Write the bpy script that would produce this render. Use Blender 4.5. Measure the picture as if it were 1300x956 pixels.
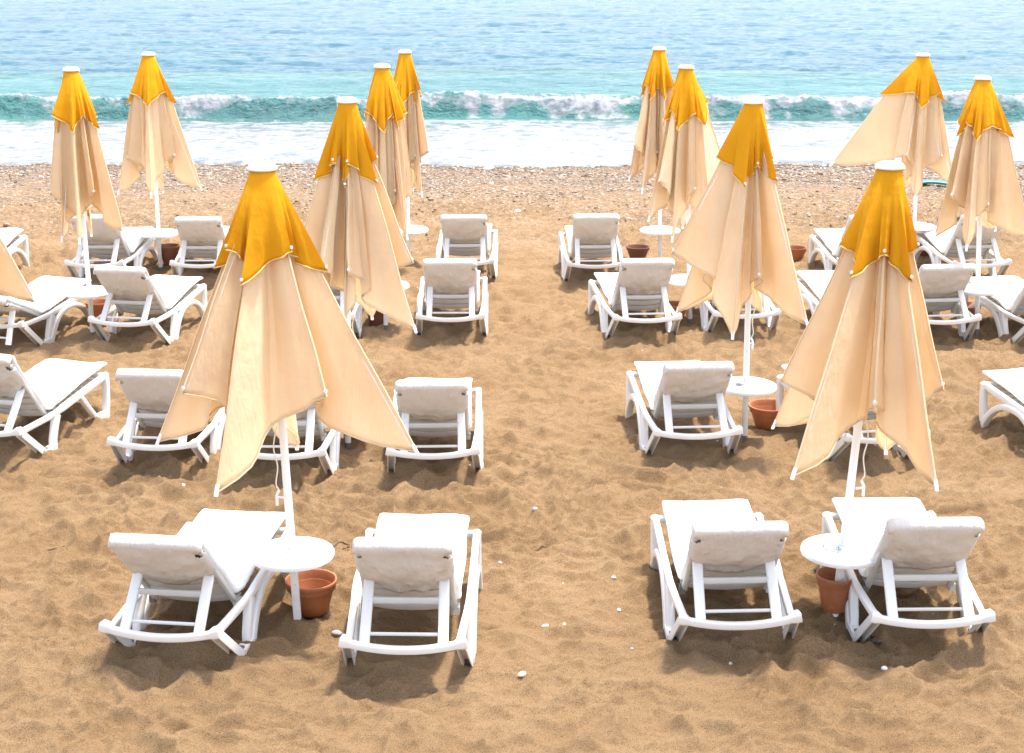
import bpy, bmesh, math, random
import numpy as np
from mathutils import Vector, Matrix, noise as mnoise

R = math.radians
scene = bpy.context.scene
for o in list(bpy.data.objects):
    bpy.data.objects.remove(o)
col = scene.collection
PI = math.pi

# ------------------------------------------------------------------ camera
PITCH = math.atan(568 / 1950)
cam_d = bpy.data.cameras.new('camera')
cam = bpy.data.objects.new('camera', cam_d)
col.objects.link(cam)
cam.location = (0, 0, 3.8)
cam.rotation_euler = (PI / 2 - PITCH, 0, 0)
cam_d.sensor_width = 36
cam_d.lens = 36 * 1950 / 1300
cam_d.clip_start = 0.1
cam_d.clip_end = 9000
scene.camera = cam
scene.render.resolution_x = 1024
scene.render.resolution_y = 753

# ------------------------------------------------------------------ light
SUN_DIR = Vector((0.21, 0.17, 1.0)).normalized()     # towards the sun
elev = math.asin(SUN_DIR.z)
azim = math.atan2(SUN_DIR.x, SUN_DIR.y)
sd = bpy.data.lights.new('sun', 'SUN')
sd.energy = 2.45
sd.angle = R(3.5)
sd.color = (1.0, 0.93, 0.83)
so = bpy.data.objects.new('sun', sd)
col.objects.link(so)
so.rotation_euler = SUN_DIR.to_track_quat('Z', 'Y').to_euler()
so.location = (6, 8, 20)
world = bpy.data.worlds.new('World')
scene.world = world
world.use_nodes = True
wn = world.node_tree.nodes
sky = wn.new('ShaderNodeTexSky')
sky.sky_type = 'NISHITA'
sky.sun_disc = False
sky.sun_elevation = elev
sky.sun_rotation = azim
sky.air_density = 1.0
sky.dust_density = 2.5
sky.ozone_density = 1.0
hsv = wn.new('ShaderNodeHueSaturation')
hsv.inputs['Saturation'].default_value = .68
hsv.inputs['Value'].default_value = 1.12
world.node_tree.links.new(sky.outputs[0], hsv.inputs['Color'])
world.node_tree.links.new(hsv.outputs[0], wn['Background'].inputs[0])
wn['Background'].inputs[1].default_value = 0.15
vs = scene.view_settings
vs.view_transform = 'Standard'
vs.look = 'None'
vs.gamma = 1
vs.exposure = 1.7

# ------------------------------------------------------------------ helpers
def tag(o, label=None, cat=None, group=None, kind=None):
    if label: o['label'] = label
    if cat: o['category'] = cat
    if group: o['group'] = group
    if kind: o['kind'] = kind
    return o

def empty(name, loc, rz=0, label=None, cat=None, group=None):
    o = bpy.data.objects.new(name, None)
    col.objects.link(o)
    o.location = loc
    o.rotation_euler = (0, 0, rz)
    o.empty_display_size = 0.1
    return tag(o, label, cat, group)

def link_mesh(name, me, mat, parent=None, smooth=True):
    o = bpy.data.objects.new(name, me)
    col.objects.link(o)
    if mat: me.materials.append(mat)
    if smooth:
        me.polygons.foreach_set('use_smooth', [True] * len(me.polygons))
    if parent: o.parent = parent
    return o

class MB:
    """collects verts and faces; build() links them as ONE mesh object"""
    def __init__(self):
        self.v = []; self.f = []
    def add(self, vs_, fs):
        b = len(self.v)
        self.v += [tuple(p) for p in vs_]
        self.f += [tuple(b + i for i in f) for f in fs]
    def box(self, c, h, M=None):
        vs_ = [Vector((sx * h[0], sy * h[1], sz * h[2])) for sz in (-1, 1) for sy in (-1, 1) for sx in (-1, 1)]
        if M is not None: vs_ = [M @ p for p in vs_]
        vs_ = [p + Vector(c) for p in vs_]
        self.add(vs_, [(0, 2, 3, 1), (4, 5, 7, 6), (0, 1, 5, 4), (2, 6, 7, 3), (0, 4, 6, 2), (1, 3, 7, 5)])
    def sweep(self, pts, hw, hh, side=(1, 0, 0), n=12, k=4.0, closed=False):
        """rounded-rectangle section swept along pts; side = width axis, may be list of per-point sizes"""
        pts = [Vector(p) for p in pts]
        m = len(pts)
        hw = hw if isinstance(hw, (list, tuple)) else [hw] * m
        hh = hh if isinstance(hh, (list, tuple)) else [hh] * m
        side = Vector(side).normalized()
        rings = []
        for i, p in enumerate(pts):
            a = pts[max(i - 1, 0)]; b = pts[min(i + 1, m - 1)]
            if closed: a = pts[(i - 1) % m]; b = pts[(i + 1) % m]
            t = (b - a).normalized()
            s = (side - t * side.dot(t)).normalized()
            u = t.cross(s).normalized()
            ring = []
            for j in range(n):
                an = 2 * PI * (j + .5) / n
                ca, sa = math.cos(an), math.sin(an)
                e = 2 / k
                x = math.copysign(abs(ca) ** e, ca) * hw[i]
                y = math.copysign(abs(sa) ** e, sa) * hh[i]
                ring.append(p + s * x + u * y)
            rings.append(ring)
        vs_ = [q for r in rings for q in r]
        fs = []
        for i in range(m if closed else m - 1):
            i2 = (i + 1) % m
            for j in range(n):
                j2 = (j + 1) % n
                fs.append((i * n + j, i * n + j2, i2 * n + j2, i2 * n + j))
        if not closed:
            fs.append(tuple(range(n - 1, -1, -1)))
            fs.append(tuple((m - 1) * n + j for j in range(n)))
        self.add(vs_, fs)
    def lathe(self, prof, c=(0, 0, 0), n=28, M=None, caps=True):
        vs_ = []
        for r, z in prof:
            for j in range(n):
                a = 2 * PI * j / n
                p = Vector((r * math.cos(a), r * math.sin(a), z))
                if M is not None: p = M @ p
                vs_.append(p + Vector(c))
        fs = []
        for i in range(len(prof) - 1):
            for j in range(n):
                j2 = (j + 1) % n
                fs.append((i * n + j, i * n + j2, (i + 1) * n + j2, (i + 1) * n + j))
        if caps:
            fs.append(tuple(range(n - 1, -1, -1)))
            fs.append(tuple((len(prof) - 1) * n + j for j in range(n)))
        self.add(vs_, fs)
    def build(self, name, mat, parent=None, smooth=True, bevel=0):
        me = bpy.data.meshes.new(name)
        me.from_pydata(self.v, [], self.f)
        me.update()
        bm = bmesh.new(); bm.from_mesh(me)
        bmesh.ops.recalc_face_normals(bm, faces=bm.faces)
        bm.to_mesh(me); bm.free()
        o = link_mesh(name, me, mat, parent, smooth)
        if smooth:
            try: me.set_sharp_from_angle(angle=R(42))
            except Exception: pass
        return o

def smoothpath(pts, n):
    """Catmull-Rom resample"""
    P = [np.array(p, float) for p in pts]
    P = [2 * P[0] - P[1]] + P + [2 * P[-1] - P[-2]]
    out = []
    segs = len(P) - 3
    for i in range(n + 1):
        s = i / n * segs
        k = min(int(s), segs - 1); t = s - k
        a, b, c_, d = P[k], P[k + 1], P[k + 2], P[k + 3]
        out.append(tuple(.5 * ((2 * b) + (-a + c_) * t + (2 * a - 5 * b + 4 * c_ - d) * t * t + (-a + 3 * b - 3 * c_ + d) * t ** 3)))
    return out

def nz(x, y, z=0.0, s=1.0):
    return mnoise.noise(Vector((x * s, y * s, z * s)))

# vectorised noise -------------------------------------------------
def _hash(ix, iy, seed):
    h = (ix.astype(np.int64) * 374761393 + iy.astype(np.int64) * 668265263 + seed * 1274126177) & 0xffffffff
    h = ((h ^ (h >> 13)) * 1103515245) & 0xffffffff
    h = ((h ^ (h >> 15)) * 2246822519) & 0xffffffff
    return ((h ^ (h >> 16)) & 0xffffff) / float(0xffffff)
def vnoise(x, y, seed=0):
    ix = np.floor(x); iy = np.floor(y)
    fx = x - ix; fy = y - iy
    fx = fx * fx * fx * (fx * (fx * 6 - 15) + 10); fy = fy * fy * fy * (fy * (fy * 6 - 15) + 10)
    a = _hash(ix, iy, seed); b = _hash(ix + 1, iy, seed)
    c = _hash(ix, iy + 1, seed); d = _hash(ix + 1, iy + 1, seed)
    return (a + (b - a) * fx) * (1 - fy) + (c + (d - c) * fx) * fy - .5
def fbm(x, y, seed=0, oct=4, gain=.5):
    r = 0; a = 1
    for i in range(oct):
        r = r + a * vnoise(x * 2 ** i + 17.3 * i, y * 2 ** i + 9.1 * i, seed + i); a *= gain
    return r
def worley(x, y, seed=0):
    ix = np.floor(x); iy = np.floor(y)
    d1 = np.full(x.shape, 9.0); d2 = np.full(x.shape, 9.0)
    for dx in (-1, 0, 1):
        for dy in (-1, 0, 1):
            cx = ix + dx; cy = iy + dy
            px = cx + _hash(cx, cy, seed); py = cy + _hash(cx, cy, seed + 7)
            d = np.hypot(x - px, y - py)
            n1 = np.minimum(d1, d)
            d2 = np.minimum(d2, np.maximum(d1, d))
            d1 = n1
    return d1, d2
def sstep(a, b, x):
    t = np.clip((x - a) / (b - a), 0, 1)
    return t * t * (3 - 2 * t)

# ------------------------------------------------------------------ materials
def new_mat(name):
    m = bpy.data.materials.new(name)
    m.use_nodes = True
    return m, m.node_tree.nodes, m.node_tree.links, m.node_tree.nodes['Principled BSDF']
def ramp(n, stops):
    r = n.new('ShaderNodeValToRGB')
    while len(r.color_ramp.elements) < len(stops): r.color_ramp.elements.new(.5)
    for e, (p, c) in zip(r.color_ramp.elements, stops):
        e.position = p; e.color = (*c, 1) if len(c) == 3 else c
    return r
def noise_tex(n, l, vec, scale, detail=4, rough=.6):
    t = n.new('ShaderNodeTexNoise')
    t.inputs['Scale'].default_value = scale
    t.inputs['Detail'].default_value = detail
    t.inputs['Roughness'].default_value = rough
    if vec is not None: l.new(vec, t.inputs['Vector'])
    return t
def add_bump(n, l, bsdf, height, strength, dist, prev=None):
    b = n.new('ShaderNodeBump')
    b.inputs['Strength'].default_value = strength
    b.inputs['Distance'].default_value = dist
    l.new(height, b.inputs['Height'])
    if prev is not None: l.new(prev, b.inputs['Normal'])
    if bsdf is not None: l.new(b.outputs[0], bsdf.inputs['Normal'])
    return b.outputs[0]
def mixc(n, l, fac, a, b, mode='MIX'):
    m = n.new('ShaderNodeMix'); m.data_type = 'RGBA'; m.blend_type = mode
    for sock, v in ((m.inputs[0], fac), (m.inputs[6], a), (m.inputs[7], b)):
        if hasattr(v, 'type') and hasattr(v, 'links'): l.new(v, sock)
        elif isinstance(v, (int, float)): sock.default_value = v
        else: sock.default_value = (*v, 1)
    return m.outputs[2]

def mat_simple(name, c, rough=.5, var=.06, scale=6, bump=.0, bscale=60, dirt=None, dirt_amt=.0):
    m, n, l, b = new_mat(name)
    tc = n.new('ShaderNodeTexCoord')
    t = noise_tex(n, l, tc.outputs['Object'], scale, 5)
    r = ramp(n, [(.3, tuple(x * (1 - var) for x in c)), (.7, tuple(min(x * (1 + var), .95) for x in c))])
    l.new(t.outputs[0], r.inputs[0])
    out = r.outputs[0]
    if dirt:
        t2 = noise_tex(n, l, tc.outputs['Object'], 22, 6, .7)
        r2 = ramp(n, [(.60, (0, 0, 0)), (.72, (dirt_amt,) * 3)])
        l.new(t2.outputs[0], r2.inputs[0])
        out = mixc(n, l, r2.outputs[0], out, dirt)
    oi = n.new('ShaderNodeObjectInfo')
    ro = ramp(n, [(0, (.88, .86, .82)), (.5, (1, 1, 1))]); l.new(oi.outputs['Random'], ro.inputs[0])
    out = mixc(n, l, 1.0, out, ro.outputs[0], 'MULTIPLY')
    l.new(out, b.inputs['Base Color'])
    b.inputs['Roughness'].default_value = rough
    if bump:
        t3 = noise_tex(n, l, tc.outputs['Object'], bscale, 4)
        add_bump(n, l, b, t3.outputs[0], bump, .01)
    return m

M_plastic = mat_simple('white_plastic', (.76, .735, .69), .42, .03, 4, .08, 40, (.55, .48, .38), .35)
M_rubber = mat_simple('grey_rubber', (.16, .14, .12), .7)
M_slat = mat_simple('slat_plastic', (.56, .54, .50), .5, .04)
M_post = mat_simple('flaking_post', (.74, .71, .66), .6, .08, 9, .3, 30, (.30, .22, .15), .9)
M_cap = mat_simple('white_cap', (.82, .81, .78), .35, .03)
M_pole = mat_simple('white_pole', (.80, .79, .76), .4, .03, 5, 0, 40, (.6, .55, .47), .4)
M_cord = mat_simple('cord', (.72, .66, .55), .8)
M_terra = mat_simple('terracotta', (.36, .12, .044), .6, .14, 7, .12, 50, (.50, .27, .14), .5)
M_terra_d = mat_simple('terracotta_brown', (.17, .06, .03), .6, .14, 7, .12, 50, (.32, .18, .11), .5)
M_teal = mat_simple('teal_plastic', (.02, .20, .20), .5)
M_orange = mat_simple('orange_rubber', (.75, .18, .03), .5)
M_black = mat_simple('black_strap', (.03, .028, .026), .6)
M_twig = mat_simple('driftwood', (.12, .07, .04), .9)

def fabric(name, c, trans, wr=.35, stain=None, weave=260):
    m, n, l, b = new_mat(name)
    out = n['Material Output']
    tc = n.new('ShaderNodeTexCoord')
    t = noise_tex(n, l, tc.outputs['Object'], 3.0, 5, .65)
    r = ramp(n, [(.25, tuple(x * .93 for x in c)), (.75, tuple(min(x * 1.04, .98) for x in c))])
    l.new(t.outputs[0], r.inputs[0])
    colr = r.outputs[0]
    if stain:
        mp = n.new('ShaderNodeMapping'); mp.inputs['Scale'].default_value = (7, 7, 1.2)
        l.new(tc.outputs['Object'], mp.inputs[0])
        t2 = noise_tex(n, l, mp.outputs[0], 1.3, 5, .7)
        r2 = ramp(n, [(.52, (0, 0, 0)), (.75, (.45,) * 3)])
        l.new(t2.outputs[0], r2.inputs[0])
        colr = mixc(n, l, r2.outputs[0], colr, stain)
    l.new(colr, b.inputs['Base Color'])
    b.inputs['Roughness'].default_value = .85
    b.inputs['Specular IOR Level'].default_value = .2
    t3 = noise_tex(n, l, tc.outputs['Object'], 9, 4, .6)
    nb = add_bump(n, l, None, t3.outputs[0], wr, .02)
    mpc = n.new('ShaderNodeMapping'); mpc.inputs['Scale'].default_value = (9, 9, 1.4)
    l.new(tc.outputs['Object'], mpc.inputs[0])
    t5 = noise_tex(n, l, mpc.outputs[0], 1.6, 4, .55)
    nb = add_bump(n, l, None, t5.outputs[0], wr, .035, nb)
    t4 = noise_tex(n, l, tc.outputs['Object'], weave, 2, .5)
    nb = add_bump(n, l, b, t4.outputs[0], .15, .002, nb)
    tr = n.new('ShaderNodeBsdfTranslucent')
    l.new(colr, tr.inputs[0])
    ms = n.new('ShaderNodeMixShader')
    ms.inputs[0].default_value = trans
    l.new(b.outputs[0], ms.inputs[1]); l.new(tr.outputs[0], ms.inputs[2])
    l.new(ms.outputs[0], out.inputs[0])
    return m
M_cream = fabric('cream_canvas', (.968, .820, .60), .55, .45, (.95, .755, .49))
M_yellow = fabric('yellow_canvas', (.87, .465, .015), .45, .35, (.85, .44, .012))
M_trim = fabric('canvas_trim', (.80, .65, .45), .4, .1)
M_trimy = fabric('trim_yellow_tier', (.84, .62, .28), .3, .1)
M_cover = fabric('white_cover', (.86, .85, .83), .10, .4, (.78, .76, .72))
M_pocket = fabric('white_cover_pocket', (.72, .67, .605), .18, .6, (.60, .54, .46))

# sand --------------------------------------------------------------
def make_sand_mat():
    m, n, l, b = new_mat('sand')
    geo = n.new('ShaderNodeNewGeometry')
    P = geo.outputs['Position']
    big = noise_tex(n, l, P, .9, 4)
    c0 = ramp(n, [(.3, (.325, .205, .102)), (.7, (.42, .280, .152))])
    l.new(big.outputs[0], c0.inputs[0])
    # grains
    g = noise_tex(n, l, P, 190, 3, .8)
    cg = ramp(n, [(.38, (.36, .30, .24)), (.52, (1, 1, 1)), (.68, (1.0, 1.0, 1.0))])
    l.new(g.outputs[0], cg.inputs[0])
    cc = mixc(n, l, .85, c0.outputs[0], cg.outputs[0], 'MULTIPLY')
    # scattered dark and pale grit
    v = n.new('ShaderNodeTexVoronoi'); v.inputs['Scale'].default_value = 55
    l.new(P, v.inputs['Vector'])
    rv = ramp(n, [(.0, (1, 1, 1)), (.13, (0, 0, 0))]); l.new(v.outputs['Distance'], rv.inputs[0])
    sel = noise_tex(n, l, P, 30, 2); rs = ramp(n, [(.58, (0, 0, 0)), (.62, (1, 1, 1))]); l.new(sel.outputs[0], rs.inputs[0])
    mk = mixc(n, l, 1.0, rv.outputs[0], rs.outputs[0], 'MULTIPLY')
    vc = ramp(n, [(0, (.10, .07, .05)), (.45, (.30, .2, .13)), (.8, (.75, .66, .55))]); 
    sep = n.new('ShaderNodeSeparateColor'); l.new(v.outputs['Color'], sep.inputs[0]); l.new(sep.outputs[0], vc.inputs[0])
    cc = mixc(n, l, mk, cc, vc.outputs[0])
    # shingle colouring towards the sea
    sx = n.new('ShaderNodeSeparateXYZ'); l.new(P, sx.inputs[0])
    wob = noise_tex(n, l, P, .55, 4, .65)
    ad = n.new('ShaderNodeMath'); ad.operation = 'MULTIPLY_ADD'; ad.inputs[1].default_value = 9.0
    l.new(wob.outputs[0], ad.inputs[0]); l.new(sx.outputs[1], ad.inputs[2])
    mr = n.new('ShaderNodeMapRange'); mr.inputs[1].default_value = 22.0; mr.inputs[2].default_value = 30.5
    l.new(ad.outputs[0], mr.inputs[0])
    v2 = n.new('ShaderNodeTexVoronoi'); v2.inputs['Scale'].default_value = 26; l.new(P, v2.inputs['Vector'])
    s2 = n.new('ShaderNodeSeparateColor'); l.new(v2.outputs['Color'], s2.inputs[0])
    peb = ramp(n, [(0, (.13, .09, .06)), (.2, (.20, .135, .085)), (.5, (.27, .18, .105)), (.8, (.30, .225, .155)), (1, (.44, .38, .32))])
    l.new(s2.outputs[0], peb.inputs[0])
    cc = mixc(n, l, mr.outputs[0], cc, peb.outputs[0])
    # wet strip where the swash reaches
    wet = n.new('ShaderNodeMapRange'); wet.inputs[1].default_value = 27.9; wet.inputs[2].default_value = 28.7
    l.new(sx.outputs[1], wet.inputs[0])
    cw = mixc(n, l, .75, cc, (.55, .52, .50), 'MULTIPLY')
    cc = mixc(n, l, wet.outputs[0], cc, cw)
    l.new(cc, b.inputs['Base Color'])
    b.inputs['Roughness'].default_value = .92
    b.inputs['Specular IOR Level'].default_value = .15
    m1 = noise_tex(n, l, P, 16, 5, .6)
    nb = add_bump(n, l, None, m1.outputs[0], .8, .05)
    nb = add_bump(n, l, None, g.outputs[0], 1.0, .016, nb)
    inv = n.new('ShaderNodeMath'); inv.operation = 'MULTIPLY'
    l.new(v2.outputs['Distance'], inv.inputs[0]); l.new(mr.outputs[0], inv.inputs[1])
    b3 = n.new('ShaderNodeBump'); b3.invert = True; b3.inputs['Strength'].default_value = .9; b3.inputs['Distance'].default_value = .03
    l.new(inv.outputs[0], b3.inputs['Height']); l.new(nb, b3.inputs['Normal']); l.new(b3.outputs[0], b.inputs['Normal'])
    return m
M_sand = make_sand_mat()

SEA = -0.42
def beach_z(x, y):
    """height of the beach: trampled pits and ridges, running down to the water"""
    fade = 1 - sstep(20.5, 25, y)
    wx = x + .18 * fbm(x * 1.7, y * 1.7, 3, 3); wy = y + .18 * fbm(x * 1.7 + 40, y * 1.7, 5, 3)
    d1, d2 = worley(wx * 2.3, wy * 3.3, 11)
    pit = np.clip(d1 / .62, 0, 1.25) ** 2
    e1, e2 = worley(wx * 5.2 + 3, wy * 7.0, 23)
    pit2 = np.clip(e1 / .65, 0, 1.2) ** 2
    amp = .95 + .8 * vnoise(x * .5, y * .5, 31)
    g1, g2 = worley(wx * 9.0 + 11, wy * 11.5, 37)
    pit3 = np.clip(g1 / .65, 0, 1.2) ** 2
    h = (.024 * pit + .048 * pit2 + .021 * pit3) * amp - .055 + .010 * np.abs(fbm(x * 7, y * 11, 61, 3))
    h = h + .040 * fbm(x * .9, y * 1.2, 41, 3) + .050 * fbm(x * 3.6, y * 6.0, 47, 5)
    rough = .035 * fbm(x * 5, y * 6, 53, 4) + .04 * fbm(x * .7, y * .7, 57, 3)
    h = h * fade + rough * (1 - fade)
    berm = -(.5 * sstep(20.5, 30.5, y)) - .10 * np.clip(y - 29.5, 0, 40)
    return h + berm

def grid_mesh(name, xs2d, ys2d, zs2d, mat):
    ny, nx = xs2d.shape
    me = bpy.data.meshes.new(name)
    V = np.stack([xs2d, ys2d, zs2d], -1).reshape(-1, 3).astype(np.float32)
    idx = np.arange(ny * nx).reshape(ny, nx)
    F = np.stack([idx[:-1, :-1], idx[:-1, 1:], idx[1:, 1:], idx[1:, :-1]], -1).reshape(-1, 4).astype(np.int32)
    me.vertices.add(len(V)); me.vertices.foreach_set('co', V.ravel())
    me.loops.add(F.size); me.loops.foreach_set('vertex_index', F.ravel())
    me.polygons.add(len(F))
    me.polygons.foreach_set('loop_start', np.arange(0, F.size, 4, dtype=np.int32))
    me.polygons.foreach_set('use_smooth', np.ones(len(F), bool))
    me.update(calc_edges=True)
    me.materials.append(mat)
    o = bpy.data.objects.new(name, me); col.objects.link(o)
    return o

def build_beach():
    rows = [-300, -120, -50, -20, -5, 1, 3, 4.5]
    y = 5.4
    while y < 29.5:
        rows.append(y); y += max(.011, y * y / 7000)
    rows += list(np.arange(29.6, 36, .3)) + [40, 60]
    rows = np.array(rows)
    u = np.concatenate([[-60, -12, -4, -1.6, -1.1, -.8], np.linspace(-.62, .62, 760), [.8, 1.1, 1.6, 4, 12, 60]])
    W = np.clip(rows * .62 + .9, 4.0, 22)
    X = u[None, :] * W[:, None]; Y = np.repeat(rows[:, None], len(u), 1)
    Z = beach_z(X, Y)
    out = (np.abs(X) > 40) | (Y < 0)
    Z = np.where(out & (Y < 25), 0.0, Z)
    tag(grid_mesh('beach_sand', X, Y, Z, M_sand), kind='structure')
build_beach()
def gz(x, y):
    return float(beach_z(np.array([x], float), np.array([y], float))[0])

# sea ---------------------------------------------------------------
def make_sea_mat():
    m, n, l, b = new_mat('sea_water')
    out = n['Material Output']
    geo = n.new('ShaderNodeNewGeometry'); P = geo.outputs['Position']
    sx = n.new('ShaderNodeSeparateXYZ'); l.new(P, sx.inputs[0])
    mr = n.new('ShaderNodeMapRange'); mr.inputs[1].default_value = 34; mr.inputs[2].default_value = 75
    l.new(sx.outputs[1], mr.inputs[0])
    cr = ramp(n, [(0, (.20, .215, .225)), (.03, (.08, .16, .155)), (.05, (.060, .185, .175)), (.15, (.026, .110, .122)), (.26, (.014, .095, .135)), (1, (.010, .085, .135))])
    l.new(mr.outputs[0], cr.inputs[0])
    mp = n.new('ShaderNodeMapping'); mp.inputs['Scale'].default_value = (.35, 1.0, 1); l.new(P, mp.inputs[0])
    pat = noise_tex(n, l, mp.outputs[0], .35, 5, .6)
    rp = ramp(n, [(.35, (.75, .82, .9)), (.65, (1.15, 1.1, 1.05))]); l.new(pat.outputs[0], rp.inputs[0])
    cb = mixc(n, l, 1.0, cr.outputs[0], rp.outputs[0], 'MULTIPLY')
    l.new(cb, b.inputs['Base Color'])
    b.inputs['Roughness'].default_value = .12
    b.inputs['IOR'].default_value = 1.33
    # ripples
    mp2 = n.new('ShaderNodeMapping'); mp2.inputs['Scale'].default_value = (.55, 1.0, 1); l.new(P, mp2.inputs[0])
    w1 = noise_tex(n, l, mp2.outputs[0], 3.0, 6, .66)
    nb = add_bump(n, l, None, w1.outputs[0], 1.0, .30)
    w2 = noise_tex(n, l, mp2.outputs[0], .6, 3, .5)
    nb = add_bump(n, l, b, w2.outputs[0], .8, .4, nb)
    # foam
    at = n.new('ShaderNodeAttribute'); at.attribute_name = 'foam'
    mf = n.new('ShaderNodeMapping'); mf.inputs['Scale'].default_value = (.8, 1.0, 1.6); l.new(P, mf.inputs[0])
    wf = noise_tex(n, l, mf.outputs[0], 1.3, 3, .5)
    wadd = n.new('ShaderNodeVectorMath'); wadd.operation = 'MULTIPLY_ADD'
    wadd.inputs[1].default_value = (.7, .7, .7)
    l.new(wf.outputs['Color'], wadd.inputs[0]); l.new(mf.outputs[0], wadd.inputs[2])
    vf = noise_tex(n, l, wadd.outputs[0], 2.6, 8, .68)
    a2 = n.new('ShaderNodeMath'); a2.operation = 'ADD'
    l.new(at.outputs['Fac'], a2.inputs[0]); l.new(vf.outputs[0], a2.inputs[1])
    fr = n.new('ShaderNodeMapRange'); fr.inputs[1].default_value = .97; fr.inputs[2].default_value = 1.20
    l.new(a2.outputs[0], fr.inputs[0])
    fb = n.new('ShaderNodeBsdfPrincipled')
    fcol = noise_tex(n, l, mf.outputs[0], 5, 6, .7)
    fc = ramp(n, [(.40, (.15, .165, .185)), (.56, (.31, .315, .325))]); l.new(fcol.outputs[0], fc.inputs[0])
    l.new(fc.outputs[0], fb.inputs['Base Color'])
    fb.inputs['Roughness'].default_value = .7
    add_bump(n, l, fb, vf.outputs[0], .8, .06)
    ms = n.new('ShaderNodeMixShader')
    l.new(fr.outputs[0], ms.inputs[0]); l.new(b.outputs[0], ms.inputs[1]); l.new(fb.outputs[0], ms.inputs[2])
    l.new(ms.outputs[0], out.inputs[0])
    return m

def build_sea():
    rows = list(np.arange(27.6, 34.6, .07)) + list(np.arange(34.6, 38.2, .022)) + list(np.arange(38.2, 44, .06))
    y = 44
    while y < 110: rows.append(y); y += .12 * (y / 44) ** 2
    while y < 6000: rows.append(y); y *= 1.15
    rows = np.array(rows)
    u = np.concatenate([[-400, -60, -12, -4, -1.6, -1.1, -.8], np.linspace(-.6, .6, 820), [.8, 1.1, 1.6, 4, 12, 60, 400]])
    W = np.clip(rows * .56, 19, 60)
    X = u[None, :] * W[:, None]; Y = np.repeat(rows[:, None], len(u), 1)
    yb = 35.75 + .55 * vnoise(X * .13, X * 0, 71) + .30 * vnoise(X * .6, X * 0, 73) + .18 * vnoise(X * 2.3, X * 0, 75)
    d = Y - yb
    hgt = 1 + .35 * vnoise(X * .16 + 5, X * 0, 77)
    face = sstep(-.02, .42, d) * (.40 * hgt)
    # swell behind: rises to .6 at d=4.2 then falls
    sw = np.where(d > .4, .30 * sstep(.4, 4.0, d), 0)
    back = 1 - sstep(4.0, 8.5, d + .8 * vnoise(X * .1, X * 0, 79))
    z = (face + sw) * back
    # crest foam heap
    heap = np.exp(-((d - .45) / .34) ** 2)
    z = z + heap * (.04 + .16 * fbm(X * .9, Y * 1.6, 81, 4, .6)) + heap * .09 * np.abs(fbm(X * 6, Y * 6, 83, 4, .65))
    face_z = np.exp(-((d - .15) / .2) ** 2)
    z = z + face_z * .07 * fbm(X * 2.0, Y * 2.0, 85, 4)
    # offshore chop
    off = sstep(1.5, 6, d)
    z = z + off * (.10 * fbm(X * .22, Y * .55, 91, 5, .55) + .05 * fbm(X * .9, Y * 1.8, 92, 4, .6)) + .012 * fbm(X * 1.5, Y * 3, 93, 3)
    # swash
    sws = 1 - sstep(-2.0, 0, d)
    z = z + sws * .035 * fbm(X * .8, Y * 1.4, 95, 5, .6)
    far = Y > 200
    z = np.where(far, 0, z)
    edge = 28.9 + .7 * vnoise(X * .25, X * 0, 97) + .15 * vnoise(X * 1.1, X * 0, 99)
    Z = SEA + z
    Z = np.where(Y < edge, beach_z(X, Y) - .03, np.maximum(Z, beach_z(X, Y) + .012))
    # foam amount
    colm = vnoise(X * 1.3, X * 0 + .2, 101) + .6 * vnoise(X * 3.1, X * 0, 103)
    f = (.66 + .20 * vnoise(X * .5, X * 0, 109)) * np.exp(-((d - .50) / .48) ** 2) + .20 * vnoise(X * 2, Y * 3, 107)
    f = np.maximum(f, np.where((d > -.05) & (d < .5), .33 + .62 * colm + .28 * sstep(.08, .4, d), 0))
    f = np.maximum(f, np.where((d > .5) & (d < 2.0), .52 - .26 * (d - .5) + .25 * colm, 0))
    f = np.maximum(f, np.where(d <= -.05, .55 + .05 * (1 - sstep(-3.2, -.8, d)), 0))
    f = np.where((d <= -.0) & (d > -.25), .40, f)
    f = np.where(d >= 2.6, .05, f)
    o = grid_mesh('sea', X, Y, Z, make_sea_mat())
    a = o.data.attributes.new('foam', 'FLOAT', 'POINT')
    a.data.foreach_set('value', f.reshape(-1).astype(np.float32))
    tag(o, kind='structure')
build_sea()

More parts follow.
